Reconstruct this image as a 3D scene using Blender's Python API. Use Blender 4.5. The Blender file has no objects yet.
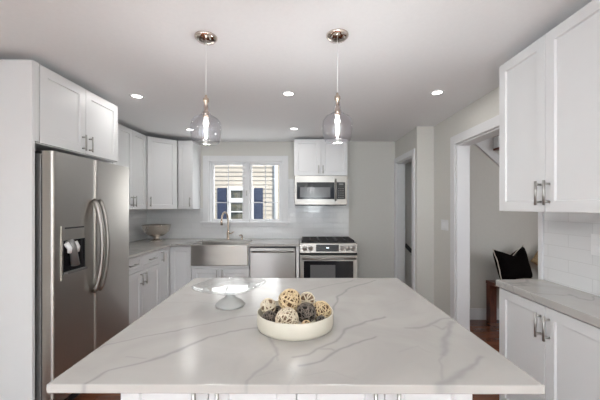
import bpy, bmesh, math, random
from mathutils import Vector, Matrix, noise
random.seed(7)
C = bpy.context.scene.collection
S = bpy.context.scene
PI = math.pi

# ------------------------------------------------------------------ camera, world, sun, lights, exposure
FPX, CX, CY, EYE = 305.0, 303.0, 207.0, 1.39
cam = bpy.data.cameras.new('camera'); co = bpy.data.objects.new('camera', cam); C.objects.link(co)
cam.sensor_width = 36; cam.lens = FPX / 600 * 36
cam.shift_x = -(CX - 300) / 600; cam.shift_y = (CY - 200) / 600
cam.clip_start = .05
co.location = (0, 0, EYE); co.rotation_euler = (PI / 2, 0, 0)
S.camera = co
S.view_settings.view_transform = 'Standard'; S.view_settings.look = 'None'
S.view_settings.gamma = 1; S.view_settings.use_curve_mapping = False
S.view_settings.exposure = 0.12
w = bpy.data.worlds.new('world'); S.world = w; w.use_nodes = True
w.node_tree.nodes['Background'].inputs[0].default_value = (.62, .76, 1, 1)
w.node_tree.nodes['Background'].inputs[1].default_value = 1.1
sun = bpy.data.lights.new('sun', 'SUN'); so = bpy.data.objects.new('sun', sun); C.objects.link(so)
sun.energy = 5.5; sun.color = (1, .9, .75); sun.angle = .02
so.rotation_euler = (math.radians(48), 0, math.radians(38))

def area(name, loc, rot, sx, sy, energy, col=(1, 1, 1)):
    l = bpy.data.lights.new(name, 'AREA'); o = bpy.data.objects.new(name, l); C.objects.link(o)
    l.shape = 'RECTANGLE'; l.size = sx; l.size_y = sy; l.energy = energy; l.color = col
    o.location = loc; o.rotation_euler = rot
    return o
DAY = (.97, .985, 1)
area('fill_rear_left', (-1.28, -3.30, 1.15), (PI / 2, 0, 0), .8, 1.9, 9, DAY)  # added fill light, set at an unseen patio door behind the camera
area('fill_rear_right', (.48, -3.30, 1.15), (PI / 2, 0, 0), .8, 1.9, 9, DAY)  # second added fill strip beside it, also for streak highlights on steel
area('fill_rear_wall_bounce', (-.3, -.9, 1.3), (-PI / 2, 0, 0), 1.4, 1.2, 350, (.91, .985, 1))  # added unseen softbox, brightens the room by bouncing off the rear wall
area('fill_left_side', (-2.40, -1.5, 1.5), (PI / 2, 0, -PI / 2), 1.7, 1.3, 10, DAY)  # added fill from the left behind the camera, window there is unseen
area('fill_hall', (3.95, 1.0, 1.5), (PI / 2, 0, PI / 2), 1.2, 1.4, 40, DAY)  # added fill for the stair hall, no window seen there
area('kitchen_window_daylight', (-.86, 4.80, 1.62), (math.radians(-105), 0, 0), 1.0, .8, 7, DAY)
def fill_spot(name, loc, aim, energy, cone=60):
    l = bpy.data.lights.new(name, 'SPOT'); o = bpy.data.objects.new(name, l); C.objects.link(o)
    l.energy = energy; l.spot_size = math.radians(cone); l.spot_blend = 1; l.shadow_soft_size = .3
    o.location = loc; o.rotation_euler = (Vector(aim) - Vector(loc)).to_track_quat('-Z', 'Y').to_euler(); return o
fill_spot('fill_far_ceiling', (.3, -.4, 1.55), (.85, 3.5, 2.375), 85, 50); bpy.data.lights['fill_far_ceiling'].color = (.91, .985, 1)  # added unseen spot aimed at the far ceiling to brighten the back

# ------------------------------------------------------------------ materials
def mat(name, col=(.8, .8, .8), rough=.5, metal=0, **kw):
    m = bpy.data.materials.new(name); m.use_nodes = True
    b = m.node_tree.nodes['Principled BSDF']
    b.inputs['Base Color'].default_value = (*col, 1)
    b.inputs['Roughness'].default_value = rough
    b.inputs['Metallic'].default_value = metal
    for k, v in kw.items():
        b.inputs[k.replace('_', ' ')].default_value = v
    return m
def N(m, t, **props):
    n = m.node_tree.nodes.new(t)
    for k, v in props.items(): setattr(n, k, v)
    return n
def L(m, a, b): m.node_tree.links.new(a, b)
def P(m): return m.node_tree.nodes['Principled BSDF']
def coords(m, scale=(1, 1, 1), kind='Object'):
    t = N(m, 'ShaderNodeTexCoord'); mp = N(m, 'ShaderNodeMapping')
    mp.inputs['Scale'].default_value = scale
    L(m, t.outputs[kind], mp.inputs['Vector'])
    return mp.outputs['Vector']
def noisy(m, c1, c2, scale=(1, 1, 1), nscale=6, detail=5, bump=0, rough=None):
    v = coords(m, scale); n = N(m, 'ShaderNodeTexNoise'); n.inputs['Scale'].default_value = nscale; n.inputs['Detail'].default_value = detail
    L(m, v, n.inputs['Vector'])
    r = N(m, 'ShaderNodeValToRGB'); r.color_ramp.elements[0].position = .3; r.color_ramp.elements[1].position = .7
    r.color_ramp.elements[0].color = (*c1, 1); r.color_ramp.elements[1].color = (*c2, 1)
    L(m, n.outputs['Fac'], r.inputs['Fac']); L(m, r.outputs['Color'], P(m).inputs['Base Color'])
    if bump:
        b = N(m, 'ShaderNodeBump'); b.inputs['Strength'].default_value = bump; b.inputs['Distance'].default_value = .002
        L(m, n.outputs['Fac'], b.inputs['Height']); L(m, b.outputs['Normal'], P(m).inputs['Normal'])
    if rough:
        mr = N(m, 'ShaderNodeMapRange'); mr.inputs['To Min'].default_value = rough[0]; mr.inputs['To Max'].default_value = rough[1]
        L(m, n.outputs['Fac'], mr.inputs['Value']); L(m, mr.outputs['Result'], P(m).inputs['Roughness'])
    return m
M = {}
M['cab'] = noisy(mat('cabinet_white_paint', (.8, .8, .8), .38), (.755, .757, .76), (.775, .777, .78), nscale=3)
M['wall'] = noisy(mat('wall_grey_paint', (.45, .45, .43), .75), (.685, .672, .628), (.705, .692, .648), nscale=40, bump=.08)
M['ceil'] = noisy(mat('ceiling_white_paint', (.8, .8, .8), .85), (.90, .905, .91), (.92, .925, .93), nscale=50, bump=.06)
M['trim'] = noisy(mat('trim_white_paint', (.8, .8, .8), .4), (.78, .78, .785), (.8, .8, .805), nscale=4)
def steel(name, col, rough, stretch):
    m = noisy(mat(name, col, rough, 1), tuple(c * .985 for c in col), tuple(min(1, c * 1.015) for c in col), stretch, 4, 2)
    t = N(m, 'ShaderNodeTangent', direction_type='RADIAL', axis='Z'); L(m, t.outputs[0], P(m).inputs['Tangent'])
    P(m).inputs['Anisotropic'].default_value = .8; P(m).inputs['Anisotropic Rotation'].default_value = .25
    return m
M['steel_v'] = steel('brushed_steel_doors', (.50, .48, .455), .30, (3, 3, 60))
M['steel_h'] = steel('brushed_steel_fronts', (.40, .38, .355), .34, (3, 3, 60))
M['steel_side'] = noisy(mat('grey_painted_steel', (.3, .3, .3), .45, .6), (.25, .245, .24), (.29, .285, .28), nscale=20)
M['nickel'] = noisy(mat('satin_nickel', (.5, .49, .47), .38, 1), (.46, .45, .43), (.52, .51, .49), nscale=30)
M['faucet'] = noisy(mat('warm_brushed_nickel', (.6, .5, .42), .22, 1), (.58, .47, .38), (.64, .53, .44), nscale=30)
M['chrome'] = noisy(mat('polished_nickel', (.7, .62, .56), .08, 1), (.66, .57, .51), (.72, .64, .58), nscale=8)
M['hammer'] = mat('hammered_silver', (.72, .66, .6), .14, 1)
vn = N(M['hammer'], 'ShaderNodeTexVoronoi'); vn.inputs['Scale'].default_value = 55; L(M['hammer'], coords(M['hammer']), vn.inputs['Vector'])
bn = N(M['hammer'], 'ShaderNodeBump'); bn.inputs['Strength'].default_value = .7; bn.inputs['Distance'].default_value = .006
L(M['hammer'], vn.outputs['Distance'], bn.inputs['Height']); L(M['hammer'], bn.outputs['Normal'], P(M['hammer']).inputs['Normal'])
M['blackglass'] = noisy(mat('black_glass', (.01, .01, .012), .08, Specular_IOR_Level=.25), (.008, .008, .01), (.014, .014, .016), nscale=4)
M['screen'] = noisy(mat('grey_mesh_glass', (.12, .12, .12), .15, Specular_IOR_Level=.3), (.13, .13, .13), (.17, .17, .17), nscale=300)
M['iron'] = noisy(mat('cast_iron', (.02, .02, .02), .5), (.012, .011, .011), (.03, .027, .026), nscale=60, bump=.3)
M['black'] = noisy(mat('black_rubber', (.015, .015, .015), .6), (.012, .012, .012), (.02, .02, .02), nscale=30)
M['dispenser'] = noisy(mat('dark_plastic', (.03, .03, .032), .3), (.025, .025, .027), (.04, .04, .042), nscale=20)
M['white_plastic'] = noisy(mat('white_plastic', (.8, .8, .8), .3), (.79, .79, .79), (.82, .82, .82), nscale=10)
M['ceramic'] = noisy(mat('cream_ceramic', (.66, .61, .51), .5), (.62, .575, .48), (.66, .61, .515), nscale=18)
M['stone_foot'] = noisy(mat('pale_grey_ceramic', (.5, .5, .48), .3), (.43, .43, .415), (.48, .48, .465), nscale=12)
M['darkwood'] = noisy(mat('red_brown_wood', (.12, .03, .015), .3), (.07, .014, .008), (.17, .045, .02), (30, 3, 3), 3)
M['handrail'] = noisy(mat('black_painted_wood', (.01, .01, .01), .35), (.008, .008, .008), (.016, .015, .015), nscale=9)
M['velvet'] = noisy(mat('black_velvet', (.006, .005, .005), .95, Specular_IOR_Level=.08), (.002, .002, .002), (.006, .004, .004), nscale=60, bump=.2)
M['piping'] = noisy(mat('cream_piping', (.6, .55, .48), .8), (.52, .47, .41), (.64, .59, .52), nscale=90)
M['tanweave'] = noisy(mat('tan_weave', (.4, .27, .14), .9), (.28, .17, .08), (.52, .38, .22), nscale=70, bump=.5)
M['siding'] = noisy(mat('tan_vinyl_siding', (.5, .44, .36), .6), (.44, .41, .365), (.54, .50, .44), (1, 1, 8), 3)
M['shutter'] = noisy(mat('navy_shutter', (.03, .045, .09), .5), (.03, .042, .085), (.042, .058, .11), nscale=8)
M['extwhite'] = noisy(mat('exterior_white', (.75, .77, .8), .5), (.74, .76, .79), (.8, .82, .84), nscale=5)
M['extpane'] = noisy(mat('dark_window_glass', (.05, .07, .08), .05), (.03, .045, .05), (.16, .15, .11), nscale=9, detail=8)
M['grass'] = noisy(mat('lawn', (.07, .12, .03), .9), (.05, .09, .025), (.1, .15, .05), nscale=12, bump=.6)
M['brickext'] = noisy(mat('exterior_wall', (.5, .47, .42), .8), (.46, .43, .39), (.52, .49, .44), nscale=9)

def strand(name, a, b, core):
    m = noisy(mat(name, a, .75), a, b, nscale=60, bump=.3)
    k = noisy(mat(name + '_inside', core, .9), core, tuple(c * 1.3 for c in core), nscale=60)
    return m, k
ST = {
    'tan': strand('straw_strand', (.62, .45, .25), (.78, .62, .40), (.12, .065, .03)),
    'cream': strand('pale_rope_strand', (.66, .55, .40), (.80, .70, .55), (.16, .10, .06)),
    'dark': strand('charcoal_twig_strand', (.10, .082, .068), (.27, .22, .18), (.010, .008, .006)),
    'pale': strand('bleached_strand', (.68, .58, .43), (.80, .71, .56), (.2, .13, .08)),
}
# glass: clear, thin, with brighter and darker rims (view-independent fresnel of the surface itself)
def glass(name, tint, edge, gloss=.035, ior=1.5):
    m = bpy.data.materials.new(name); m.use_nodes = True; nt = m.node_tree; nt.nodes.clear()
    o = N(m, 'ShaderNodeOutputMaterial'); tr = N(m, 'ShaderNodeBsdfTransparent'); g = N(m, 'ShaderNodeBsdfGlossy')
    g.inputs['Roughness'].default_value = .03
    lw = N(m, 'ShaderNodeLayerWeight'); lw.inputs['Blend'].default_value = .25
    sc_ = N(m, 'ShaderNodeMath', operation='POWER'); sc_.inputs[1].default_value = 3.5; L(m, lw.outputs['Facing'], sc_.inputs[0])
    ml = N(m, 'ShaderNodeMath', operation='MULTIPLY_ADD'); ml.inputs[1].default_value = .55; ml.inputs[2].default_value = gloss; L(m, sc_.outputs[0], ml.inputs[0])
    mc = N(m, 'ShaderNodeMix', data_type='RGBA'); mc.inputs['A'].default_value = (*tint, 1); mc.inputs['B'].default_value = (*edge, 1)
    nz = N(m, 'ShaderNodeTexNoise'); nz.inputs['Scale'].default_value = 9
    bp = N(m, 'ShaderNodeBump'); bp.inputs['Strength'].default_value = .04; L(m, nz.outputs['Fac'], bp.inputs['Height']); L(m, bp.outputs['Normal'], g.inputs['Normal'])
    L(m, sc_.outputs[0], mc.inputs['Factor']); L(m, mc.outputs['Result'], tr.inputs['Color'])
    mx = N(m, 'ShaderNodeMixShader'); L(m, ml.outputs[0], mx.inputs[0]); L(m, tr.outputs[0], mx.inputs[1]); L(m, g.outputs[0], mx.inputs[2])
    L(m, mx.outputs[0], o.inputs[0])
    return m
M['pane'] = glass('window_glass', (.98, .985, .985), (.8, .84, .84), gloss=.018)
M['shade'] = glass('smoky_pendant_glass', (.950, .948, .962), (.56, .56, .61), gloss=.085)
M['cake'] = glass('clear_cake_plate_glass', (.97, .975, .975), (.8, .83, .83), gloss=.26)
def emit(name, col, st):
    m = mat(name, col, .5); b = P(m); b.inputs['Emission Color'].default_value = (*col, 1); b.inputs['Emission Strength'].default_value = st
    return m
M['lamp'] = emit('downlight_lens', (1, .98, .95), 9)
M['bulb'] = emit('lit_bulb', (1, .97, .92), 2)
M['display'] = emit('oven_clock_digits', (.8, .9, 1), 1.2)

# floor boards
def boards():
    m = mat('red_oak_floor', (.2, .06, .03), .22)
    v = coords(m, (1, 1, 1)); br = N(m, 'ShaderNodeTexBrick'); br.offset = .37
    br.inputs['Scale'].default_value = 1; br.inputs['Brick Width'].default_value = 1.1; br.inputs['Row Height'].default_value = .083
    br.inputs['Mortar Size'].default_value = .0012; br.inputs['Color1'].default_value = (.22, .085, .041, 1); br.inputs['Color2'].default_value = (.135, .047, .024, 1)
    br.inputs['Mortar'].default_value = (.02, .006, .004, 1)
    L(m, v, br.inputs['Vector'])
    n = N(m, 'ShaderNodeTexNoise'); n.inputs['Scale'].default_value = 4; n.inputs['Detail'].default_value = 6
    L(m, coords(m, (2, 24, 1)), n.inputs['Vector'])
    mx = N(m, 'ShaderNodeMix', data_type='RGBA', blend_type='MULTIPLY'); mx.inputs['Factor'].default_value = .7
    r = N(m, 'ShaderNodeValToRGB'); r.color_ramp.elements[0].color = (.45, .4, .4, 1); r.color_ramp.elements[1].color = (1.3, 1.25, 1.2, 1)
    L(m, n.outputs['Fac'], r.inputs['Fac']); L(m, br.outputs['Color'], mx.inputs['A']); L(m, r.outputs['Color'], mx.inputs['B'])
    L(m, mx.outputs['Result'], P(m).inputs['Base Color'])
    return m
M['floor'] = boards()
# glossy hand-made white tile; axis = which world axis runs along the wall
def tiles(axis):
    m = mat('white_subway_tile_' + axis, (.8, .8, .8), .1)
    t = N(m, 'ShaderNodeTexCoord'); sx = N(m, 'ShaderNodeSeparateXYZ'); cb = N(m, 'ShaderNodeCombineXYZ')
    L(m, t.outputs['Object'], sx.inputs[0]); L(m, sx.outputs['X' if axis == 'x' else 'Y'], cb.inputs['X']); L(m, sx.outputs['Z'], cb.inputs['Y'])
    br = N(m, 'ShaderNodeTexBrick'); br.inputs['Scale'].default_value = 1; br.inputs['Brick Width'].default_value = .305; br.inputs['Row Height'].default_value = .0765
    br.inputs['Mortar Size'].default_value = .0022; br.inputs['Mortar Smooth'].default_value = .3
    br.inputs['Color1'].default_value = (.79, .79, .79, 1); br.inputs['Color2'].default_value = (.74, .745, .745, 1); br.inputs['Mortar'].default_value = (.69, .69, .685, 1)
    L(m, cb.outputs[0], br.inputs['Vector']); L(m, br.outputs['Color'], P(m).inputs['Base Color'])
    n = N(m, 'ShaderNodeTexNoise'); n.inputs['Scale'].default_value = 14; n.inputs['Detail'].default_value = 2; L(m, cb.outputs[0], n.inputs['Vector'])
    a = N(m, 'ShaderNodeMath', operation='MULTIPLY_ADD'); a.inputs[1].default_value = -1.2
    L(m, br.outputs['Fac'], a.inputs[0]); L(m, n.outputs['Fac'], a.inputs[2])
    b = N(m, 'ShaderNodeBump'); b.inputs['Strength'].default_value = .35; b.inputs['Distance'].default_value = .004
    L(m, a.outputs[0], b.inputs['Height']); L(m, b.outputs['Normal'], P(m).inputs['Normal'])
    return m
M['tile_x'] = tiles('x'); M['tile_y'] = tiles('y')
# white quartz; veins come from the 'vein' attribute (the stone's own pattern) or from noise
def quartz(name, attr):
    m = mat(name, (.8, .8, .8), .2)
    n = N(m, 'ShaderNodeTexNoise'); n.inputs['Scale'].default_value = 3.2; n.inputs['Detail'].default_value = 5; n.inputs['Distortion'].default_value = 1.2
    L(m, coords(m), n.inputs['Vector'])
    cl = N(m, 'ShaderNodeValToRGB'); cl.color_ramp.elements[0].position = .35; cl.color_ramp.elements[1].position = .65
    cl.color_ramp.elements[0].color = (.45, .432, .41, 1); cl.color_ramp.elements[1].color = (.50, .482, .458, 1)
    L(m, n.outputs['Fac'], cl.inputs['Fac'])
    mx = N(m, 'ShaderNodeMix', data_type='RGBA'); mx.inputs['B'].default_value = (.33, .325, .315, 1)
    L(m, cl.outputs['Color'], mx.inputs['A'])
    if attr:
        at = N(m, 'ShaderNodeAttribute', attribute_name='vein'); L(m, at.outputs['Fac'], mx.inputs['Factor'])
    else:
        n2 = N(m, 'ShaderNodeTexNoise'); n2.inputs['Scale'].default_value = 1.6; n2.inputs['Detail'].default_value = 4; n2.inputs['Distortion'].default_value = .8
        L(m, coords(m, (1, .8, 1)), n2.inputs['Vector'])
        r = N(m, 'ShaderNodeValToRGB'); e = r.color_ramp.elements; e[0].position = .485; e[0].color = (0, 0, 0, 1); e[1].position = .515; e[1].color = (0, 0, 0, 1)
        k = e.new(.5); k.color = (.75, .75, .75, 1)
        L(m, n2.outputs['Fac'], r.inputs['Fac']); L(m, r.outputs['Color'], mx.inputs['Factor'])
    L(m, mx.outputs['Result'], P(m).inputs['Base Color'])
    return m
M['quartz'] = quartz('white_veined_quartz', False); M['quartz_island'] = quartz('white_veined_quartz_island', True)

# ------------------------------------------------------------------ mesh helpers
class MB:
    def __init__(s): s.bm = bmesh.new(); s.idx = 0
    def box(s, x0, x1, y0, y1, z0, z1):
        if x0 > x1: x0, x1 = x1, x0
        if y0 > y1: y0, y1 = y1, y0
        if z0 > z1: z0, z1 = z1, z0
        v = [s.bm.verts.new(p) for p in ((x0, y0, z0), (x1, y0, z0), (x1, y1, z0), (x0, y1, z0), (x0, y0, z1), (x1, y0, z1), (x1, y1, z1), (x0, y1, z1))]
        for f in ((0, 3, 2, 1), (4, 5, 6, 7), (0, 1, 5, 4), (1, 2, 6, 5), (2, 3, 7, 6), (3, 0, 4, 7)):
            s.bm.faces.new([v[i] for i in f]).material_index = s.idx
        return s
    def prism(s, pts, d):                       # pts: closed loop of 3D points, d: extrusion vector
        d = Vector(d); a = [s.bm.verts.new(p) for p in pts]; b = [s.bm.verts.new(Vector(p) + d) for p in pts]; n = len(pts)
        s.bm.faces.new(a[::-1]).material_index = s.idx; s.bm.faces.new(b).material_index = s.idx
        for i in range(n): s.bm.faces.new((a[i], a[(i + 1) % n], b[(i + 1) % n], b[i])).material_index = s.idx
        return s
    def tube(s, pts, r, seg=10, closed=False, cap=True):
        pts = [Vector(p) for p in pts]; n = len(pts); rings = []; up = None
        rr = r if isinstance(r, (list, tuple)) else [r] * n
        for i, p in enumerate(pts):
            if closed: t = pts[(i + 1) % n] - pts[i - 1]
            else: t = pts[min(i + 1, n - 1)] - pts[max(i - 1, 0)]
            t.normalize()
            if up is None: up = t.orthogonal().normalized()
            up = (up - t * up.dot(t)).normalized(); sd = t.cross(up)
            rings.append([s.bm.verts.new(p + (up * math.cos(a) + sd * math.sin(a)) * rr[i]) for a in [2 * PI * k / seg for k in range(seg)]])
        for i in range(n if closed else n - 1):
            A, B = rings[i], rings[(i + 1) % n]
            for k in range(seg):
                f = s.bm.faces.new((A[k], A[(k + 1) % seg], B[(k + 1) % seg], B[k])); f.material_index = s.idx; f.smooth = True
        if cap and not closed:
            s.bm.faces.new(rings[0][::-1]).material_index = s.idx; s.bm.faces.new(rings[-1]).material_index = s.idx
        return s
    def lathe(s, prof, c=(0, 0, 0), seg=40, sq=0):       # prof: [(r,z)], closed if ends at r=0
        rings = []
        for r, z in prof:
            if r < 1e-6: rings.append([s.bm.verts.new((c[0], c[1], c[2] + z))]); continue
            ring = []
            for k in range(seg):
                a = 2 * PI * k / seg; ca, sa = math.cos(a), math.sin(a); q = r
                if sq: q = r / (abs(ca) ** sq + abs(sa) ** sq) ** (1 / sq)
                ring.append(s.bm.verts.new((c[0] + q * ca, c[1] + q * sa, c[2] + z)))
            rings.append(ring)
        for A, B in zip(rings, rings[1:]):
            for k in range(seg):
                k2 = (k + 1) % seg
                if len(A) == 1 and len(B) == 1: continue
                if len(A) == 1: f = s.bm.faces.new((A[0], B[k2], B[k]))
                elif len(B) == 1: f = s.bm.faces.new((A[k], A[k2], B[0]))
                else: f = s.bm.faces.new((A[k], A[k2], B[k2], B[k]))
                f.smooth = True; f.material_index = s.idx
        return s
    def cyl(s, c, r, h, axis='z', seg=24):
        a = Vector(c); d = {'x': Vector((h, 0, 0)), 'y': Vector((0, h, 0)), 'z': Vector((0, 0, h))}[axis]
        return s.tube([a, a + d], r, seg)
    def build(s, name, m, parent=None, bevel=0, smooth=None):
        bmesh.ops.recalc_face_normals(s.bm, faces=s.bm.faces[:])
        me = bpy.data.meshes.new(name); s.bm.to_mesh(me); s.bm.free()
        for k in (m if isinstance(m, (list, tuple)) else [m]): me.materials.append(k)
        o = bpy.data.objects.new(name, me); C.objects.link(o)
        if parent: o.parent = parent
        if bevel:
            b = o.modifiers.new('bevel', 'BEVEL'); b.width = bevel; b.segments = 2; b.limit_method = 'ANGLE'; b.angle_limit = math.radians(40)
        return o
def tag(o, label, cat, group=None):
    o['label'] = label; o['category'] = cat
    if group: o['group'] = group
    return o
def thing(name, label, cat, loc=(0, 0, 0), rz=0, group=None):
    o = bpy.data.objects.new(name, None); C.objects.link(o); o.empty_display_size = .1
    o.location = loc; o.rotation_euler = (0, 0, rz)
    return tag(o, label, cat, group)
def struct(o): o['kind'] = 'structure'; return o
def copy_tree(o, parent=None):
    c = o.copy(); C.objects.link(c)
    if parent: c.parent = parent
    for ch in list(o.children): copy_tree(ch, c)
    return c

# ------------------------------------------------------------------ the setting
XL, YB, XR, XJ, H = -2.36, 4.60, 1.60, 1.39, 2.375       # left wall, back wall, right wall, far right wall, ceiling
YR = -3.2                                                # wall behind the photographer
XH, YH = 3.8, 3.77                                       # stair hall
struct(MB().box(XL - .15, XH + .15, YR - .15, YB + .15, -.1, 0).build('floor', M['floor']))
struct(MB().box(XL - .15, XH + .15, YR - .15, YB + .15, H, H + .12).build('ceiling', M['ceil']))
def wall_y(y0, y1, x0, x1, holes):       # wall running along x, holes: (xa, xb, za, zb)
    b = MB(); x = x0
    for xa, xb, za, zb in holes:
        b.box(x, xa, y0, y1, 0, H)
        if za > 0: b.box(xa, xb, y0, y1, 0, za)
        b.box(xa, xb, y0, y1, zb, H); x = xb
    return b.box(x, x1, y0, y1, 0, H)
def wall_x(x0, x1, y0, y1, holes):
    b = MB(); y = y0
    for ya, yb, za, zb in holes:
        b.box(x0, x1, y, ya, 0, H)
        if za > 0: b.box(x0, x1, ya, yb, 0, za)
        b.box(x0, x1, ya, yb, zb, H); y = yb
    return b.box(x0, x1, y, y1, 0, H)
WX0, WX1, WZ0, WZ1 = -1.415, -.312, 1.165, 2.075
struct(wall_y(YB, YB + .15, XL - .15, XH + .15, [(WX0, WX1, WZ0, WZ1)]).build('wall_back', M['wall']))
struct(wall_x(XL - .15, XL, YR, YB, [(-2.35, -.65, .85, 2.15)]).build('wall_left', M['wall']))
struct(wall_y(YR - .15, YR, XL - .15, XH + .15, [(-2.2, 1.4, 0, 2.25)]).build('wall_rear', M['wall']))
b = wall_x(XR, XR + .136, YR, YH, [(2.05, 3.19, 0, 2.045)])
b.box(XJ, XR, 3.725, YH, 0, H)
struct(b.build('wall_right', M['wall']))
struct(wall_x(XJ, XJ + .12, YH, YB, [(3.855, 4.52, 0, 2.04)]).build('wall_far_right', M['wall']))
struct(wall_y(YH, YH + .1, XR, XH, []).build('wall_hall', M['wall']))
struct(wall_x(XH, XH + .15, YR, YB, [(.4, 1.6, .8, 2.2)]).build('wall_hall_right', M['wall']))
# tile
struct(MB().box(XL, -1.50, YB - .008, YB, .85, 1.372).box(-1.50, -.226, YB - .008, YB, .85, 1.14).box(-.226, .69, YB - .008, YB, .85, 1.81).build('trim_tile_back', M['tile_x']))
struct(MB().box(XL, XL + .008, 2.9, YB - .008, .85, 1.372).build('trim_tile_left', M['tile_y']))
struct(MB().box(XR - .008, XR, .2, 2.017, .85, 1.40).build('trim_tile_right', M['tile_y']))
# casings
def casing_x(x, side, ya, yb, ztop, name, depth, wid=.09, near=None):    # casing around an opening in a wall along y
    b = MB(); t = .018 * side; nr = near or wid
    b.box(x, x + t, yb, yb + wid, 0, ztop + wid).box(x, x + t, ya - nr, ya, 0, ztop + wid).box(x, x + t, ya, yb, ztop, ztop + wid)
    j = x - depth * side
    b.box(x, j, yb - .018, yb + .0, 0, ztop).box(x, j, ya, ya + .018, 0, ztop).box(x, j, ya + .018, yb - .018, ztop - .018, ztop)
    struct(b.build(name, M['trim'], bevel=.003))
casing_x(XR, -1, 2.055, 3.19, 2.045, 'trim_1', .136, near=.036)
casing_x(XJ, -1, 3.855, 4.52, 2.04, 'trim_2', .12, .075)
b = MB().box(XR + .14, XH, YH - .016, YH, 0, .14); struct(b.build('baseboard_hall', M['trim'], bevel=.003))
b = MB().box(XJ - .016, XR, 3.709, 3.725, 0, .14).box(XR - .016, XR, 3.28, 3.709, 0, .14); struct(b.build('baseboard_right', M['trim'], bevel=.003))
b = MB().box(.72, XJ, YB - .016, YB, 0, .14); struct(b.build('baseboard_back', M['trim'], bevel=.003))

# kitchen window: casing, stool, two casement sashes with grilles
win = struct(MB().box(-1.505, WX0, YB - .02, YB, 1.165, 2.16).box(WX1, -.222, YB - .02, YB, 1.165, 2.16).box(WX0, WX1, YB - .02, YB, WZ1, 2.16)
             .box(WX0, WX0 + .02, YB, YB + .14, WZ0, WZ1).box(WX1 - .02, WX1, YB, YB + .14, WZ0, WZ1).box(WX0, WX1, YB, YB + .14, WZ1 - .015, WZ1).box(WX0, WX1, YB, YB + .14, WZ0, WZ0 + .01)
             .build('window_1', M['trim'], bevel=.003))
struct(MB().box(-1.535, -.195, YB - .05, YB + .02, 1.14, 1.168).box(-1.505, -.222, YB - .018, YB, 1.095, 1.14).build('window_sill', M['trim'], win, .004))
struct(MB().box(-.888, -.815, YB + .02, YB + .12, WZ0, WZ1).build('window_mullion', M['trim'], win, .003))
for (a, c) in ((WX0 + .02, -.888), (-.815, WX1 - .02)):
    sa = struct(MB().box(a, a + .035, YB + .05, YB + .09, 1.175, 2.06).box(c - .035, c, YB + .05, YB + .09, 1.175, 2.06).box(a + .035, c - .035, YB + .05, YB + .09, 2.03, 2.06).box(a + .035, c - .035, YB + .05, YB + .09, 1.175, 1.205)
                .build('window_sash', M['trim'], win, .002))
    mid = (a + c) / 2
    struct(MB().box(mid - .007, mid + .007, YB + .062, YB + .068, 1.205, 2.03).box(a + .035, c - .035, YB + .062, YB + .068, 1.452, 1.466).build('window_grille', M['trim'], sa))
    struct(MB().box(a + .03, c - .03, YB + .070, YB + .074, 1.2, 2.035).build('window_pane', M['pane'], sa))
    struct(MB().box(mid - .05, mid + .05, YB + .03, YB + .05, 1.176, 1.19).tube([(mid, YB + .03, 1.185), (mid + .02, YB + .015, 1.2), (mid + .07, YB + .015, 1.19)], .006).build('window_crank', M['white_plastic'], sa))
struct(MB().box(-.862, -.842, YB + .01, YB + .02, 1.56, 1.64).build('window_latch', M['nickel'], win, .002))
# unseen patio door and windows: frames only, built around the added fill lights above
struct(MB().box(-2.2, -2.12, YR - .1, YR, 0, 2.25).box(1.32, 1.4, YR - .1, YR, 0, 2.25).box(-2.12, 1.32, YR - .1, YR, 2.17, 2.25).box(-.44, -.36, YR - .1, YR, 0.1, 2.17).box(-2.12, 1.32, YR - .1, YR, 0, .1).build('door_1', M['trim']))
struct(MB().box(XL - .1, XL, -2.35, -2.28, .85, 2.15).box(XL - .1, XL, -.72, -.65, .85, 2.15).box(XL - .1, XL, -2.28, -.72, 2.08, 2.15).box(XL - .1, XL, -2.28, -.72, .85, .92).box(XL - .1, XL, -1.53, -1.47, .92, 2.08).build('window_2', M['trim']))
struct(MB().box(XH, XH + .1, .4, .47, .8, 2.2).box(XH, XH + .1, 1.53, 1.6, .8, 2.2).box(XH, XH + .1, .47, 1.53, 2.13, 2.2).box(XH, XH + .1, .47, 1.53, .8, .87).build('window_3', M['trim']))

# ------------------------------------------------------------------ outside: the neighbour's house
struct(MB().box(-14, 12, YB + .15, 14, -.7, -.6).build('ground', M['grass']))
YN = 8.0
nh = thing('neighboring_house', 'tan lap sided house with navy shutters seen through the kitchen window', 'house', (-1.6, YN, -.6))
bm = MB(); z = 0
prof = []
while z < 5.6: prof += [(-.0, z), (.018, z + .001)]; prof[-2:] = [(-.022, z), (0, z + .112)]; z += .112
pts = [(-5.5, p[0], p[1]) for p in prof] + [(-5.5, .3, z), (-5.5, .3, 0)]
bm.prism(pts, (10, 0, 0)); bm.build('siding_wall', M['siding'], nh)
def nb(b, name, m, par=nh, bev=.004): return b.build(name, m, par, bev)
def nx(px): return (px - CX) * YN / FPX + 1.6
def nz(py): return EYE - (py - CY) * YN / FPX + .6
for (a, c) in ((218, 227), (254.3, 263.2)):
    b = MB().box(nx(a), nx(c), -.06, -.022, nz(238), nz(188))
    for (t, u) in ((190.5, 200.5), (205, 235)):
        b.box(nx(a + 2), nx(c - 2), -.075, -.06, nz(u), nz(t))
    nb(b, 'shutter', M['shutter'])
fr = nb(MB().box(nx(228), nx(231.2), -.08, 0, nz(240), nz(187)).box(nx(250.2), nx(254), -.08, 0, nz(240), nz(187)).box(nx(231.2), nx(250.2), -.08, 0, nz(190.6), nz(187)).box(nx(231.2), nx(250.2), -.08, 0, nz(202.3), nz(198.3))
        .box(nx(231.2), nx(250.2), -.07, 0, nz(212.3), nz(211.2)).box(nx(231.2), nx(250.2), -.08, 0, nz(240), nz(224)), 'window_frame', M['extwhite'])
nb(MB().box(nx(231.2), nx(250.2), -.03, -.025, nz(224), nz(190.6)), 'window_pane', M['extpane'], fr, 0)
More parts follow.
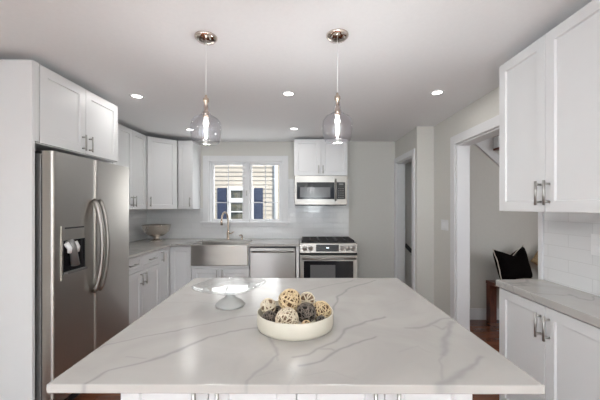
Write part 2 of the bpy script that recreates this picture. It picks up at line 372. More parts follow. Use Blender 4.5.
nb(MB().tube([(nx(276), -.06, 0), (nx(276), -.06, 5.4)], .05, 10), 'downspout', M['extwhite'], nh, 0)

# ------------------------------------------------------------------ stair hall
st = thing('staircase', 'white stringer staircase with red brown treads high in the hall', 'staircase', (2.3, YH, 2.0))
dg = lambda x: 2.19 - (x - 2.09) * .89
b = MB().prism([(x - 2.3, -.03, z - 2.0) for x, z in ((1.95, dg(1.95)), (3.0, dg(3.0)), (3.0, dg(3.0) + .13), (2.33, 2.09), (2.33, 2.37), (1.95, 2.37))], (0, .03, 0))
b.build('stringer', M['trim'], st)
b = MB().box(.035, .95, -.10, -.03, .27, .372).build('riser', M['trim'], st)
b = MB().box(.035, .95, -.12, -.03, .105, .245).build('riser', M['trim'], st)
MB().box(.03, .95, -.15, -.03, .245, .27).build('tread', M['darkwood'], st, .004)
MB().box(.03, .95, -.17, -.03, .08, .105).build('tread', M['darkwood'], st, .004)
hr = thing('stair_handrail', 'black handrail sloping down inside the narrow doorway', 'handrail', (1.55, YB, .80))
MB().tube([(-.03, -.06, .03), (.45, -.06, -.47)], .027, 10).build('rail', M['handrail'], hr)
MB().tube([(.08, 0, -.13), (.08, -.06, -.13), (.08, -.06, -.085)], .008, 8).build('bracket', M['handrail'], hr)
bench = thing('hall_bench', 'red brown wooden bench against the grey hall wall', 'bench', (2.66, 3.55, 0))
MB().box(-.42, .55, -.17, .19, .455, .495).build('seat', M['darkwood'], bench, .005)
for x in (-.42, .47):
    MB().box(x, x + .08, -.16, -.08, 0, .455).build('leg', M['darkwood'], bench, .004)
    MB().box(x, x + .08, .1, .18, 0, .455).build('leg', M['darkwood'], bench, .004)
MB().box(-.34, .47, -.13, -.105, .36, .455).build('apron', M['darkwood'], bench, .003)
def pillow(name, label, loc, wid, hgt, dep, rot, m, pip=None, dip=0):
    n = 18; bm = bmesh.new(); top = {}; bot = {}
    def pt(i, j, s):
        u = i / n * 2 - 1; v = j / n * 2 - 1
        th = dep / 2 * max(0, (1 - u ** 4) * (1 - v ** 4)) ** .5
        pin = 1 - .10 * (1 - v * v) * abs(u) ** 3; pin2 = 1 - .13 * (1 - u * u) * abs(v) ** 3
        wr = .008 * noise.noise(Vector((u * 3, v * 3, s * 2.7)))
        return (u * wid / 2 * pin, s * th + wr, v * hgt / 2 * pin2 + hgt / 2 - dip * hgt * max(0, v) ** 1.5 * max(0, 1 - abs(u - .05)) ** 1.2)
    for i in range(n + 1):
        for j in range(n + 1):
            top[i, j] = bm.verts.new(pt(i, j, -1))
            bot[i, j] = top[i, j] if i in (0, n) or j in (0, n) else bm.verts.new(pt(i, j, 1))
    for i in range(n):
        for j in range(n):
            for g, fl in ((top, 1), (bot, 0)):
                q = [g[i, j], g[i + 1, j], g[i + 1, j + 1], g[i, j + 1]]
                if len(set(q)) == 4:
                    try: bm.faces.new(q if fl else q[::-1]).smooth = True
                    except ValueError: pass
    edge = [top[i, 0].co.copy() for i in range(n)] + [top[n, j].co.copy() for j in range(n)] + [top[n - i, n].co.copy() for i in range(n)] + [top[0, n - j].co.copy() for j in range(n)]
    mb = MB(); mb.bm.free(); mb.bm = bm
    o = mb.build(name, m); o.location = loc; o.rotation_euler = rot
    tag(o, label, 'pillow')
    if pip: MB().tube(edge, .006, 6, closed=True).build('piping', pip, o)
    return o
pillow('throw_pillow', 'black throw pillow with thin cream piping on the hall bench', (2.475, 3.52, .53), .46, .40, .17, (math.radians(-14), math.radians(-4), math.radians(16)), M['velvet'], M['piping'], .24)
pillow('throw_pillow', 'tan woven pillow leaning behind the black one on the bench', (2.86, 3.66, .625), .36, .36, .10, (math.radians(-8), math.radians(40), 0), M['tanweave'])

# ------------------------------------------------------------------ cabinets
def pull(parent, x, z, ln=.13, vertical=True, y=0):
    b = MB(); r = .0065; s = .03; h = ln / 2
    if vertical:
        b.tube([(x, y - s, z - h), (x, y - s, z + h)], r, 10)
        for k in (-.72, .72): b.tube([(x, y + .0, z + k * h), (x, y - s, z + k * h)], .0062, 10)
    else:
        b.tube([(x - h, y - s, z), (x + h, y - s, z)], r, 10)
        for k in (-.72, .72): b.tube([(x + k * h, y + .0, z), (x + k * h, y - s, z)], .0062, 10)
    return b.build('handle', M['nickel'], parent)
def shaker(x0, x1, z0, z1, stile=.058, y0=0, t=.02):
    b = MB(); bm = b.bm; rd = .0095; k = .005
    def ring(d, y): return [bm.verts.new(p) for p in ((x0 + d, y, z0 + d), (x1 - d, y, z0 + d), (x1 - d, y, z1 - d), (x0 + d, y, z1 - d))]
    R = [ring(0, y0 + t), ring(0, y0 + .0015), ring(.0015, y0), ring(stile, y0), ring(stile + k, y0 + rd)]
    for A, B in zip(R, R[1:]):
        for i in range(4): bm.faces.new((A[i], A[(i + 1) % 4], B[(i + 1) % 4], B[i]))
    bm.faces.new(R[-1]); bm.faces.new(R[0][::-1])
    return b
def front(cab, kind, x0, x1, z0, z1, hx=None, hz=None, vert=True, ln=.13, stile=.058):
    g = .0016
    d = shaker(x0 + g, x1 - g, z0 + g, z1 - g, stile).build(kind, M['cab'], cab)
    if hx is not None: pull(d, hx, hz, ln, vert)
    return d
def cabinet(name, label, loc, rz, wid, dep, z0, z1, toe=False, group=None):
    c = thing(name, label, 'cabinet', loc, rz, group)
    b = MB().box(0, wid, .021, dep, z0 + (.1 if toe else 0), z1)
    if toe: b.box(0.0, wid, .09, dep, z0, z0 + .1)
    b.build('cabinet_body', M['cab'], c, .0015)
    return c
RL, RR = PI / 2, -PI / 2         # facing +x (left wall) / facing -x (right wall)
ZT = .884                        # underside of the countertops
UT = 2.32                        # top of the wall cabinets
UB = 1.36
# refrigerator surround
FX = -1.70
tag(MB().box(XL, FX + .0, 1.915, 1.935, 0, 2.316).box(FX - .03, FX + .0, 1.935, 1.965, 1.81, 2.316).build('refrigerator_end_panel', M['cab'], bevel=.0015), 'tall plain white panel closing the near side of the refrigerator', 'panel')
c = cabinet('refrigerator_cabinet', 'deep white two door cabinet mounted above the refrigerator', (FX, 1.966, 1.80), RL, .844, .66, 0, .516)
for x0, x1, hx in ((.004, .422, .385), (.422, .84, .459)): front(c, 'door', x0, x1, 0.004, .514, hx, .085, ln=.12, stile=.062)
# left wall cabinets
d = .31
c = cabinet('wall_cabinet', 'white wall cabinet on the left wall half hidden behind the refrigerator', (XL + d, 2.83, UB), RL, .52, d, 0, UT - UB)
front(c, 'door', 0, .26, 0, UT - UB, .23, .1); front(c, 'door', .26, .52, 0, UT - UB, .29, .1)
c = cabinet('wall_cabinet', 'white two door wall cabinet between the refrigerator and the angled corner cabinet', (XL + d, 3.352, UB), RL, .636, d, 0, UT - UB)
front(c, 'door', 0, .318, 0, UT - UB, .286, .1); front(c, 'door', .318, .636, 0, UT - UB, .350, .1)
# angled corner cabinet
A = Vector((XL + d, 3.99)); B = Vector((-1.75, YB - .33)); ang = math.atan2(B.y - A.y, B.x - A.x); wl = (B - A).length
c = thing('corner_wall_cabinet', 'white angled corner wall cabinet with one door above the silver bowl', 'cabinet', (A.x, A.y, UB), ang)
def loc2(x, y):
    v = Vector((x, y)) - A; return (v.x * math.cos(ang) + v.y * math.sin(ang), -v.x * math.sin(ang) + v.y * math.cos(ang))
nrm = .021
pp = [loc2(XL + .002, A.y + .001), (0.006, nrm), (wl - .006, nrm), loc2(B.x - .001, YB - .002), loc2(XL + .002, YB - .002)]
MB().prism([(p[0], p[1], 0) for p in pp], (0, 0, UT - UB)).build('cabinet_body', M['cab'], c)
front(c, 'door', .012, wl - .012, 0, UT - UB, .05, .1)
c = cabinet('narrow_wall_cabinet', 'narrow white wall cabinet just left of the window', (-1.748, YB - .33, UB), 0, .205, .328, 0, UT - UB)
front(c, 'door', 0, .205, 0, UT - UB, .17, .1, stile=.05)
c = cabinet('microwave_cabinet', 'short white two door wall cabinet above the microwave', (-.126, YB - .33, 1.829), 0, .75, .328, 0, .511)
front(c, 'door', 0, .375, 0, .511, .345, .085, ln=.11); front(c, 'door', .375, .75, 0, .511, .405, .085, ln=.11)
# right wall cabinets
c = cabinet('coffee_bar_wall_cabinet', 'large white two door wall cabinet on the right wall above the short counter', (1.29, 2.007, 1.362), RR, .762, .30, 0, .951)
front(c, 'door', 0, .381, 0, .951, .352, .103); front(c, 'door', .381, .762, 0, .951, .410, .103)
c = cabinet('coffee_bar_base_cabinet', 'white two door base cabinet under the short counter on the right wall', (1.29, 2.007, 0), RR, .762, .30, 0, .868, True)
front(c, 'door', 0, .381, .11, .862, .352, .752); front(c, 'door', .381, .762, .11, .862, .410, .752)
# left base cabinets
LB = -1.725
c = cabinet('drawer_base_cabinet', 'white base cabinet with two drawers over two doors beside the refrigerator', (LB, 2.87, 0), RL, .81, .63, 0, ZT, True)
for k in (0, 1):
    x0 = .405 * k; front(c, 'drawer', x0, x0 + .405, .715, ZT - .008, x0 + .2025, .80, False, .15, .04)
    front(c, 'door', x0, x0 + .405, .11, .71, .365 if k == 0 else .445, .625)
c = cabinet('narrow_base_cabinet', 'narrow one door white base cabinet next to the inner counter corner', (LB, 3.682, 0), RL, .268, .63, 0, ZT, True)
front(c, 'door', 0, .268, .11, ZT - .008, .035, .79, stile=.05)
YF = 3.95
c = cabinet('corner_base_cabinet', 'white corner base cabinet with a plain door left of the steel sink', (-1.722, YF, 0), 0, .277, .645, 0, ZT, True)
front(c, 'door', .0, .277, .11, ZT - .008)
c = cabinet('sink_base_cabinet', 'low white two door cabinet under the farmhouse sink', (-1.443, YF, 0), 0, .745, .645, 0, .632, True)
front(c, 'door', 0.005, .367, .11, .59, .332, .53, ln=.1); front(c, 'door', .367, .74, .11, .59, .402, .53, ln=.1)
MB().box(.0, .745, 0, .02, .594, .632).build('rail', M['cab'], c)
tag(MB().box(-.707, -.695, YF, YB - .01, .636, ZT).build('filler_panel', M['cab'], bevel=.001), 'thin white filler strip between the sink and the dishwasher', 'panel')
tag(MB().box(-.088, -.052, YF, YB - .01, 0, ZT).build('filler_panel', M['cab'], bevel=.001), 'slim white filler panel between the dishwasher and the range', 'panel')

# countertops
YC, XC = 3.915, -1.70
b = MB()
b.box(XL + .002, XC, 2.868, YC, ZT, .914).box(XL + .002, -1.443, YC, YB - .009, ZT, .914).box(-1.443, -.709, 4.345, YB - .009, ZT, .914).box(-.709, -.050, YC, YB - .009, ZT, .914)
bmesh.ops.remove_doubles(b.bm, verts=b.bm.verts[:], dist=.0005)
tag(b.build('countertop', M['quartz'], bevel=.0), 'white quartz L-shaped countertop along the left and back walls', 'countertop')
tag(MB().box(1.272, XR - .009, 1.222, 2.014, .870, .912).build('countertop', M['quartz'], bevel=.003), 'short white quartz countertop on the right wall under tiled backsplash', 'countertop')

# island: quartz slab with its own veins
V = [
    ([(78, 388), (86, 382.5), (111, 369), (142, 362), (165, 355), (187, 346.5), (210, 337), (228, 331.6), (264, 327)], 1.0, .75),
    ([(98, 349), (104, 345.6), (138, 337.5), (174, 331.6), (210, 323), (241, 317), (262, 313)], .9, .7),
    ([(127, 355.5), (145, 358)], .6, .5),
    ([(267, 335), (272, 345), (276.6, 355.5), (264, 367), (246, 380), (243, 390)], 1.0, .6),
    ([(150, 306), (165, 303), (196, 302), (214, 304)], .5, .3),
    ([(178, 294), (205, 296), (240, 298), (262, 296)], .4, .3),
    ([(294, 357.5), (309, 354.5), (322, 347.5), (336, 341), (345, 329), (367, 321.8), (384, 317)], 1.1, .7),
    ([(302, 366), (322, 362), (336, 353), (354, 344), (374, 336)], 1.2, .75),
    ([(321, 350), (331, 350.5), (338, 353)], .8, .6),
    ([(270, 339.5), (274, 350), (278, 361)], .7, .4),
    ([(292, 294), (315, 288.5), (336, 284), (360, 279)], .9, .6),
    ([(330, 316), (334, 309), (338, 297), (349, 288), (376, 280)], 1.2, .7),
    ([(406, 327.6), (418, 327), (430, 324), (446, 318.6), (455, 317)], 1.5, .6),
    ([(430, 324), (442, 328.5), (455, 325)], 1.2, .5),
    ([(455, 322), (449, 331), (446, 338), (446, 344), (442, 355)], 1.9, .62),
    ([(442, 355), (438, 361), (442, 376), (446, 391)], .7, .4),
    ([(483, 358), (475, 365), (466, 371), (453, 378), (443, 385), (440, 393)], 2.3, .62),
    ([(255, 376), (285, 370), (305, 376), (330, 372), (360, 380)], .5, .22),
    ([(285, 388), (296, 375), (290, 366)], .5, .25),
    ([(400, 352), (418, 346), (430, 352)], .6, .2),
    ([(352, 300), (380, 306), (410, 300)], .4, .2),
]
IZ = .914
def ground(px, py, z=IZ):
    s = (py - CY) / (EYE - z); return Vector(((px - CX) / s, FPX / s))
segs = []
for pl, wd, dk in V:
    q = [ground(*p) for p in pl]
    for a, c2 in zip(q, q[1:]): segs.append((a, c2, wd * .0048, dk))
def vein(x, y):
    p0 = Vector((x, y)); n1 = noise.noise_vector(Vector((x * 9, y * 9, 1.3))); n2 = noise.noise_vector(Vector((x * 30, y * 30, 4.1)))
    p = p0 + Vector((n1.x, n1.y)) * .016 + Vector((n2.x, n2.y)) * .005
    k = .55 + .9 * (noise.noise(Vector((x * 7, y * 7, 9))) * .5 + .5)
    best = 0
    for a, c2, wd, dk in segs:
        d = c2 - a; t = max(0, min(1, (p - a).dot(d) / d.length_squared)); ds = (p - a - d * t).length / (wd * k)
        if ds < 2.6: best = max(best, dk * math.exp(-(ds ** 2.4) * .8) + dk * .16 * math.exp(-ds))
    return min(1, best)
FL, FR_, BL, BR = Vector((-.686, .82)), Vector((.642, .815)), Vector((-.722, 2.045)), Vector((.632, 2.045))
nx_, ny_ = 300, 270
bm = bmesh.new(); lay = bm.verts.layers.float.new('vein'); g = {}
def edgeco(i, j):
    u, v = i / nx_, j / ny_
    return FL * (1 - u) * (1 - v) + FR_ * u * (1 - v) + BL * (1 - u) * v + BR * u * v
for i in range(nx_ + 1):
    for j in range(ny_ + 1):
        p = edgeco(i, j); vtx = bm.verts.new((p.x, p.y, IZ)); vtx[lay] = vein(p.x, p.y); g[i, j] = vtx
for i in range(nx_):
    for j in range(ny_): bm.faces.new((g[i, j], g[i + 1, j], g[i + 1, j + 1], g[i, j + 1])).smooth = True
loop = [(i, 0) for i in range(nx_)] + [(nx_, j) for j in range(ny_)] + [(nx_ - i, ny_) for i in range(nx_)] + [(0, ny_ - j) for j in range(ny_)]
prev = [g[k] for k in loop]; cen = Vector((-.03, 1.43))
for off, dz in ((.0015, -.0006), (.002, -.002), (.002, -.022), (.0, -.0245)):
    row = []
    for k, q in zip(loop, prev):
        p = edgeco(*k); dr = (p - cen); n_ = Vector((1 if k[0] == nx_ else -1 if k[0] == 0 else 0, 1 if k[1] == ny_ else -1 if k[1] == 0 else 0))
        vtx = bm.verts.new((p.x + n_.x * off, p.y + n_.y * off, IZ + dz)); vtx[lay] = g[k][lay]; row.append(vtx)
    for a in range(len(loop)):
        e = (a + 1) % len(loop); bm.faces.new((prev[a], row[a], row[e], prev[e])).smooth = abs(dz) < .01
    prev = row
bm.faces.new(prev)
mb = MB(); mb.bm.free(); mb.bm = bm
isl = tag(mb.build('island_countertop', M['quartz_island']), 'large white quartz island top with grey veins in the middle of the kitchen', 'countertop')
IB = .888
for k, lb in ((0, 'left of the two white two door base cabinets under the island'), (1, 'right of the two white two door base cabinets under the island')):
    x0 = -.57 + .55 * k
    c = cabinet('island_base_cabinet', lb, (x0, .95, 0), 0, .55, .98, 0, IB, True)
    front(c, 'door', 0, .275, .11, IB - .006, .24, .78); front(c, 'door', .275, .55, .11, IB - .006, .31, .78)

# ------------------------------------------------------------------ appliances
# refrigerator (faces +x): local x -> world y, local y -> into the wall
f = thing('refrigerator', 'stainless side by side refrigerator with ice dispenser and two curved handles', 'refrigerator', (-1.60, 1.955, 0), RL)
FW, FH = .865, 1.752
MB().box(.005, FW - .005, .085, .72, .03, 1.735).build('body', M['steel_side'], f, .004)
MB().box(.01, FW - .01, .073, .085, .1, 1.73).build('gasket', M['black'], f)
MB().box(.01, FW - .01, .06, .6, 0.0, .095).build('kick_grille', M['dispenser'], f)
def fdoor(x0, x1):
    b = MB(); r = .022; pts = []
    for (cx_, cy_, a0) in ((x0 + r, r, PI), (x1 - r, r, 1.5 * PI)):
        for k in range(7): a = a0 + PI / 2 * k / 6; pts.append((cx_ + r * math.cos(a), cy_ + r * math.sin(a), .1))
    pts += [(x1, .072, .1), (x0, .072, .1)]
    b.prism(pts, (0, 0, FH - .1)); return b
sp = .395
bm_ = fdoor(0, sp - .002); dl = bm_.build('freezer_door', M['steel_v'], f)
dr_ = fdoor(sp + .002, FW).build('fresh_food_door', M['steel_v'], f)
for dd, x in ((dl, sp - .032), (dr_, sp + .032)):
    pts = []
    for k in range(25):
        t = k / 24; pts.append((x, -.010 - .066 * math.sin(PI * t) ** .6, .745 + .70 * t))
    MB().tube(pts, .0165, 12).build('handle', M['steel_h'], dd)
ds = MB().box(.06, .072, -.006, .004, .90, 1.26).box(.278, .29, -.006, .004, .90, 1.26).box(.072, .278, -.006, .004, .90, .94).box(.072, .278, -.006, .004, 1.165, 1.26).build('dispenser_frame', M['steel_v'], dl)
MB().box(.072, .278, -.003, .003, .94, 1.165).build('dispenser_recess', M['blackglass'], ds)
MB().box(.085, .265, -.008, -.005, 1.242, 1.252).build('control_strip', M['dispenser'], ds, .001)
MB().box(.08, .27, -.03, -.003, .94, .955).build('drip_tray', M['steel_side'], ds, .002)
MB().tube([(.12, -.006, 1.16), (.125, -.03, 1.12), (.16, -.022, .99)], [.030, .022, .026], 10).build('chute', M['steel_side'], ds)
MB().tube([(.10, -.006, 1.145), (.105, -.026, 1.11), (.11, -.02, 1.08)], [.02, .016, .013], 10).build('paddle', M['white_plastic'], ds)
MB().tube([(.17, -.006, 1.145), (.175, -.026, 1.11), (.18, -.02, 1.08)], [.02, .016, .013], 10).build('paddle', M['white_plastic'], ds)
for x in (.03, FW - .1): MB().box(x, x + .07, .08, .16, 1.735, 1.757).build('hinge_cover', M['dispenser'], f, .003)

# dishwasher
dw = thing('dishwasher', 'stainless dishwasher with bar handle between the sink and the range', 'dishwasher', (-.692, YF + .01, 0))
MB().box(.0, .598, .03, .6, .1, .872).build('body', M['dispenser'], dw)
MB().box(.02, .578, .06, .5, 0, .1).build('toe_kick', M['black'], dw)
dd = MB().box(.006, .592, 0, .03, .11, .856).build('door', M['steel_v'], dw, .003)
MB().tube([(.03, -.035, .812), (.57, -.035, .812)], .011, 12).tube([(.05, -.035, .812), (.05, 0, .812)], .008, 8).tube([(.55, -.035, .812), (.55, 0, .812)], .008, 8).build('handle', M['steel_h'], dd)

# range
rg = thing('gas_range', 'stainless slide-in gas range with black grates and oven window', 'range', (-.045, 3.985, 0))
RW = .757
MB().box(0.005, RW - .005, .04, .59, .06, .895).build('body', M['steel_side'], rg)
for x in (.05, .68):
    for y in (.09, .52): MB().cyl((x, y, 0), .018, .06).build('foot', M['black'], rg)
MB().box(0, RW, .035, .605, .895, .914).build('cooktop', M['steel_h'], rg, .003)
MB().box(.025, RW - .025, .075, .585, .914, .918).build('burner_tray', M['black'], rg)
for (x, y) in ((.15, .2), (.15, .46), (.38, .33), (.61, .2), (.61, .46)):
    MB().lathe([(0, .918), (.05, .918), (.05, .926), (.035, .928), (.035, .936), (0, .937)], (x, y, 0), 20).build('burner', M['iron'], rg)
for k in range(3):
    x0 = .03 + .234 * k; x1 = x0 + .229; b = MB(); z0, z1 = .934, .948
    for y in (.085, .325, .565): b.box(x0, x1, y, y + .014, z0, z1)
    for x in (x0, x1 - .014, (x0 + x1) / 2 - .007): b.box(x, x + .014, .085, .579, z0, z1)
    for y in (.2, .45): b.box(x0, x1, y, y + .012, z0, z1)
    for x in (x0, x1 - .014):
        for y in (.085, .565): b.box(x, x + .014, y, y + .014, .916, z0)
    b.build('grate', M['iron'], rg, .002)
cp = MB().prism([(0, .0, .79), (0, .035, .79), (0, .05, .912), (0, .022, .912)], (RW, 0, 0)).build('control_panel', M['steel_h'], rg, .002)
def cpt(z): return .0 + .022 * (z - .79) / .122
MB().prism([(.215, cpt(.808) - .003, .808), (.215, cpt(.808) + .002, .808), (.215, cpt(.895) + .002, .895), (.215, cpt(.895) - .003, .895)], (.30, 0, 0)).build('display', M['blackglass'], cp)
MB().box(.35, .385, cpt(.855) - .005, cpt(.855) - .001, .848, .862).build('clock', M['display'], cp)
for x in (.07, .145, .56, .63, .70):
    MB().tube([(x, .012, .85), (x, -.004, .847), (x, -.006, .847), (x, -.03, .843)], [.03, .03, .024, .021], 20).build('knob', M['nickel'], cp)
MB().box(0, RW, .012, .04, .762, .786).build('vent_strip', M['black'], rg)
od = MB().box(.002, RW - .002, -.005, .04, .20, .758).build('oven_door', M['steel_h'], rg, .004)
MB().box(.055, RW - .055, -.009, -.004, .30, .685).build('oven_glass', M['blackglass'], od, .002)
MB().box(.14, RW - .29, -.0105, -.0085, .36, .635).build('oven_window', M['screen'], od)
MB().tube([(.03, -.055, .722), (RW - .03, -.055, .722)], .013, 12).tube([(.05, -.055, .722), (.05, -.004, .722)], .010, 8).tube([(RW - .05, -.055, .722), (RW - .05, -.004, .722)], .010, 8).build('handle', M['steel_h'], od)
MB().box(.002, RW - .002, -.002, .04, .07, .19).build('warming_drawer', M['steel_h'], rg, .003)

# microwave
mw = thing('microwave', 'stainless over the range microwave with black glass door', 'microwave', (-.116, 4.235, 1.414))
MW, MH = .728, .413
MB().box(.004, MW - .004, .03, .355, .012, MH).build('body', M['steel_side'], mw)
MB().box(.004, MW - .004, .03, .35, -.002, .012).build('vent_base', M['black'], mw)
md = MB().box(0, MW, 0, .03, .006, MH - .002).build('door', M['steel_h'], mw, .004)
MB().box(.03, .552, -.004, .002, .085, .32).build('door_glass', M['blackglass'], md, .002)
MB().box(.075, .495, -.0055, -.0035, .11, .25).build('door_window', M['screen'], md)
cp = MB().box(.585, .703, -.004, .002, .085, .32).build('keypad', M['blackglass'], md, .002)
for r_ in range(5):
    for q in range(3): MB().box(.605 + q * .029, .621 + q * .029, -.0052, -.0038, .105 + r_ * .03, .115 + r_ * .03).build('button', M['screen'], cp)
MB().box(.615, .675, -.0052, -.0038, .283, .302).build('clock', M['screen'], cp)
MB().tube([(.568, -.035, .06), (.568, -.035, .365)], .011, 12).tube([(.568, -.035, .09), (.568, 0, .09)], .008, 8).tube([(.568, -.035, .335), (.568, 0, .335)], .008, 8).build('handle', M['steel_h'], md)

# farmhouse sink
sk = thing('farmhouse_sink', 'stainless apron front farmhouse sink under the window', 'sink', (-1.076, YC, .636))
SW = .366
b = MB()
b.box(-SW, SW, 0, .03, 0, .262).box(-SW, -SW + .02, .03, .43, .0, .262).box(SW - .02, SW, .03, .43, .0, .262).box(-SW + .02, SW - .02, .41, .43, 0, .262).box(-SW + .02, SW - .02, .03, .41, 0, .015)
b.build('basin', M['steel_v'], sk, .006)
MB().lathe([(0, .017), (.04, .017), (.045, .015)], (0, .25, 0), 24).build('drain', M['chrome'], sk)
# faucet
fx, fy = -1.095, 4.46
fa = thing('kitchen_faucet', 'tall brushed gooseneck faucet behind the sink', 'faucet', (fx, fy, .914))
pts = [(0, 0, .0), (0, 0, .12), (0, 0, .27)]
dv = Vector((-.55, -.83)); R_ = .062
for k in range(1, 15):
    a = PI * k / 14; q = dv * (R_ * (1 - math.cos(a))); pts.append((q.x, q.y, .27 + .128 * math.sin(a) ** .9 if k < 14 else .27))
e = Vector(pts[-1]); pts[-1] = (e.x, e.y, .285)
MB().tube(pts, .0125, 12).build('spout', M['faucet'], fa)
MB().tube([(e.x, e.y, .29), (e.x, e.y, .215)], [.014, .0175], 12).build('spray_head', M['faucet'], fa)
MB().lathe([(0, 0), (.027, 0), (.027, .006), (.02, .012), (.02, .11), (.014, .125), (0, .125)], seg=20).build('base', M['faucet'], fa)
MB().tube([(.015, 0, .085), (.045, -.005, .09), (.085, -.012, .115)], [.012, .009, .006], 10).build('lever', M['faucet'], fa)
so_ = thing('soap_dispenser', 'small pump soap dispenser right of the faucet', 'soap dispenser', (-.89, 4.46, .914))
MB().lathe([(0, 0), (.02, 0), (.02, .006), (.012, .01), (.012, .04), (0, .042)], seg=16).build('base', M['faucet'], so_)
MB().tube([(0, 0, .04), (0, 0, .062), (-.01, -.01, .068), (-.03, -.045, .064)], .008, 10).build('nozzle', M['faucet'], so_)

# ------------------------------------------------------------------ things on the counters
hb = thing('hammered_bowl', 'large hammered silver footed bowl in the left counter corner', 'bowl', (-2.06, 4.29, .914))
prof = [(q * .93, z) for q, z in [(0, .06), (.05, .062), (.10, .075), (.15, .105), (.185, .15), (.20, .215), (.208, .226), (.197, .222), (.181, .155), (.146, .112), (.095, .083), (0, .072)]]
MB().lathe(prof, seg=48).build('bowl', M['hammer'], hb)
MB().lathe([(0, 0), (.10, 0), (.10, .008), (.075, .018), (.045, .03), (.04, .05), (.05, .064), (0, .066)], seg=40).build('foot', M['hammer'], hb)

ck = thing('cake_stand', 'clear glass cake stand on a pale pedestal on the island', 'cake stand', (-.352, 1.475, IZ), math.radians(-22))
pr = [(0, 0), (.068, 0), (.070, .006), (.067, .012), (.056, .022), (.040, .032), (.025, .042), (.0195, .055), (.020, .075), (.026, .0845), (0, .085)]
MB().lathe(pr, seg=40).build('pedestal', M['stone_foot'], ck)
b = MB().lathe([(0, .084), (.10, .084), (.125, .087), (.140, .094), (.150, .101), (.152, .106), (.148, .107), (.136, .100), (.120, .094), (.10, .091), (0, .091)], seg=64, sq=3.6)
pl = b.build('plate', M['cake'], ck)

bw = tag(MB().lathe([(0, 0), (.143, 0), (.149, .004), (.152, .015), (.152, .060), (.150, .063), (.147, .060), (.1465, .018), (.142, .009), (0, .007)], seg=72).build('decorative_bowl', M['ceramic']), 'shallow round cream bowl on the island holding woven balls', 'bowl')
bw.location = (-.031, 1.226, IZ)
def ball(x, y, z, r, kind, label, n, tr):
    b = MB(); rnd = random.Random(int(r * 1e5 + x * 1e4))
    ico = bmesh.ops.create_icosphere(b.bm, subdivisions=3, radius=r * .86)
    for fc in b.bm.faces: fc.material_index = 1; fc.smooth = True
    for k in range(n):
        zf = 1 - (k + .5) / n; af = k * 2.39996; rf = math.sqrt(1 - zf * zf)
        ax = Vector((rf * math.cos(af) + rnd.gauss(0, .12), rf * math.sin(af) + rnd.gauss(0, .12), zf + rnd.gauss(0, .12))).normalized(); u = ax.orthogonal().normalized(); v = ax.cross(u)
        o = rnd.uniform(-.42, .42); rr = r * rnd.uniform(.93, 1.0); ph = rnd.uniform(0, 6.28); pts = []
        for q in range(26):
            a = 2 * PI * q / 26; oo = o + .10 * math.sin(2 * a + ph)
            cs = math.sqrt(max(0.05, 1 - oo * oo)); pts.append((u * math.cos(a) * cs + v * math.sin(a) * cs + ax * oo) * (rr - tr * .6))
        b.tube(pts, tr * rnd.uniform(.7, 1.2), 5, closed=True)
    o = b.build('decorative_ball', list(ST[kind])); o.location = (x, y, z)
    return tag(o, label, 'decorative ball', 'woven balls in the cream bowl')
ball(-.0535, 1.235, 1.012, .047, 'tan', 'largest straw ball on top of the pile in the cream bowl', 26, .0022)
ball(-.143, 1.250, .984, .033, 'pale', 'pale straw ball at the left rim of the bowl', 11, .0036)
ball(-.060, 1.146, .968, .0445, 'cream', 'pale rope textured ball at the front of the bowl', 34, .0016)
ball(.012, 1.190, .977, .040, 'dark', 'charcoal twig ball right of the front rope ball', 26, .0014)
ball(.073, 1.236, .967, .042, 'tan', 'straw ball at the right rim of the bowl', 24, .0019)
ball(.016, 1.32, .987, .036, 'pale', 'pale ball at the back behind the charcoal one', 12, .0028)
ball(-.130, 1.182, .960, .028, 'dark', 'charcoal twig ball at the front left of the bowl', 18, .0015)
ball(-.104, 1.285, .952, .022, 'dark', 'dark ball under the largest straw ball', 18, .0013)
ball(.070, 1.178, .950, .021, 'dark', 'small dark ball at the front right of the bowl', 18, .0013)
ball(.012, 1.130, .952, .019, 'tan', 'smallest tan ball low at the front between rope and charcoal balls', 16, .0013)

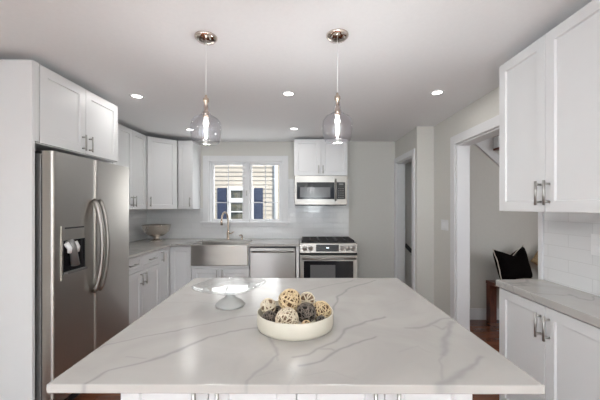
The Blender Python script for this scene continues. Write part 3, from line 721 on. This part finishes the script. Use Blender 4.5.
# ------------------------------------------------------------------ ceiling lamps
def pendant(label, loc):
    p = thing('pendant_lamp', label, 'pendant lamp', loc, 0, 'glass pendants over the island')
    zc = H - loc[2]
    MB().lathe([(0, zc), (.064, zc), (.064, zc - .008), (.05, zc - .022), (.02, zc - .030), (0, zc - .030)], seg=36).build('canopy', M['chrome'], p)
    MB().tube([(0, 0, zc - .03), (0, 0, .27)], .0019, 8).build('cord', M['white_plastic'], p)
    for q in (.7, 2.4): MB().lathe([(0, 0), (.005, 0), (.005, .006), (0, .008)], (.047 * math.cos(q - PI), .047 * math.sin(q - PI), zc - .031), 10).build('screw', M['nickel'], p)
    MB().lathe([(0, .278), (.006, .276), (.008, .262), (.016, .255), (.017, .240), (.011, .228), (.010, .190), (.017, .178), (.019, .150), (.012, .146), (0, .146)], seg=24).build('socket', M['faucet'], p)
    out = [(.013, .226), (.0165, .205), (.021, .180), (.030, .160), (.048, .151), (.068, .139), (.081, .121), (.0865, .098), (.0868, .068), (.082, .032), (.076, .008), (.072, .000)]
    inn = [(r - .003, z) for r, z in out[::-1]]
    b = MB().lathe(out + inn, seg=56)
    b.build('glass_shade', M['shade'], p)
    MB().lathe([(.0, .150), (.011, .148), (.012, .128), (.017, .118), (.016, .106), (.009, .098), (.0085, .040), (.005, .028), (0, .026)], seg=24).build('bulb', M['bulb'], p)
    l = bpy.data.lights.new('pendant_bulb_light', 'POINT'); l.energy = 6; l.shadow_soft_size = .025; l.color = (.99, .985, .97)
    lo = bpy.data.objects.new('pendant_bulb_light', l); C.objects.link(lo); lo.parent = p; lo.location = (0, 0, .012)
    return p
pendant('left of the two glass pendant lamps over the island', (-.562, 1.767, 1.762))
pendant('right of the two glass pendant lamps over the island', (.197, 1.747, 1.768))
rec = None
for x, y, lb in ((-1.473, 2.706, 'recessed ceiling light nearest the refrigerator cabinet'), (-.126, 2.647, 'recessed ceiling light in the nearer row between the two pendants'), (1.153, 2.62, 'recessed ceiling light nearest the cased hall opening'),
                 (-1.436, 3.876, 'recessed ceiling light by the angled corner cabinet'), (-.113, 3.83, 'recessed ceiling light just in front of the microwave cabinet'),
                 ):
    if rec is None:
        rec = thing('recessed_light', lb, 'ceiling light', (x, y, H), 0, 'recessed ceiling lights')
        MB().lathe([(.040, -.002), (.043, -.006), (.058, -.004), (.060, 0), (.040, 0)], seg=36).build('trim_ring', M['white_plastic'], rec)
        MB().lathe([(0, -.003), (.040, -.003), (.040, -.0005), (0, -.0005)], seg=36).build('lens', M['lamp'], rec)
        l = bpy.data.lights.new('downlight', 'AREA'); l.shape = 'DISK'; l.size = .09; l.energy = 1.5; l.color = (1, .985, .96)
        lo = bpy.data.objects.new('downlight', l); C.objects.link(lo); lo.parent = rec; lo.location = (0, 0, -.012)
        o = rec
    else:
        o = copy_tree(rec); o.location = (x, y, H); o['label'] = lb

# switch plate and outlet
sw = thing('light_switch', 'white triple switch plate on the grey wall beside the hall opening', 'light switch', (XR, 3.44, 1.187), RR)
MB().box(-.085, .085, -.006, 0, -.06, .06).build('plate', M['white_plastic'], sw, .002)
for x in (-.048, 0, .048): MB().box(x - .016, x + .016, -.010, -.004, -.033, .033).build('rocker', M['white_plastic'], sw, .002)
ot = thing('power_outlet', 'white outlet on the tiled backsplash of the right wall', 'power outlet', (XR - .008, 1.645, 1.185), RR)
MB().box(-.036, .036, -.006, 0, -.058, .058).build('plate', M['white_plastic'], ot, .002)
b = MB()
for z in (-.022, .022): b.box(-.017, .017, -.009, -.005, z - .014, z + .014)
b.build('socket', M['white_plastic'], ot, .002)
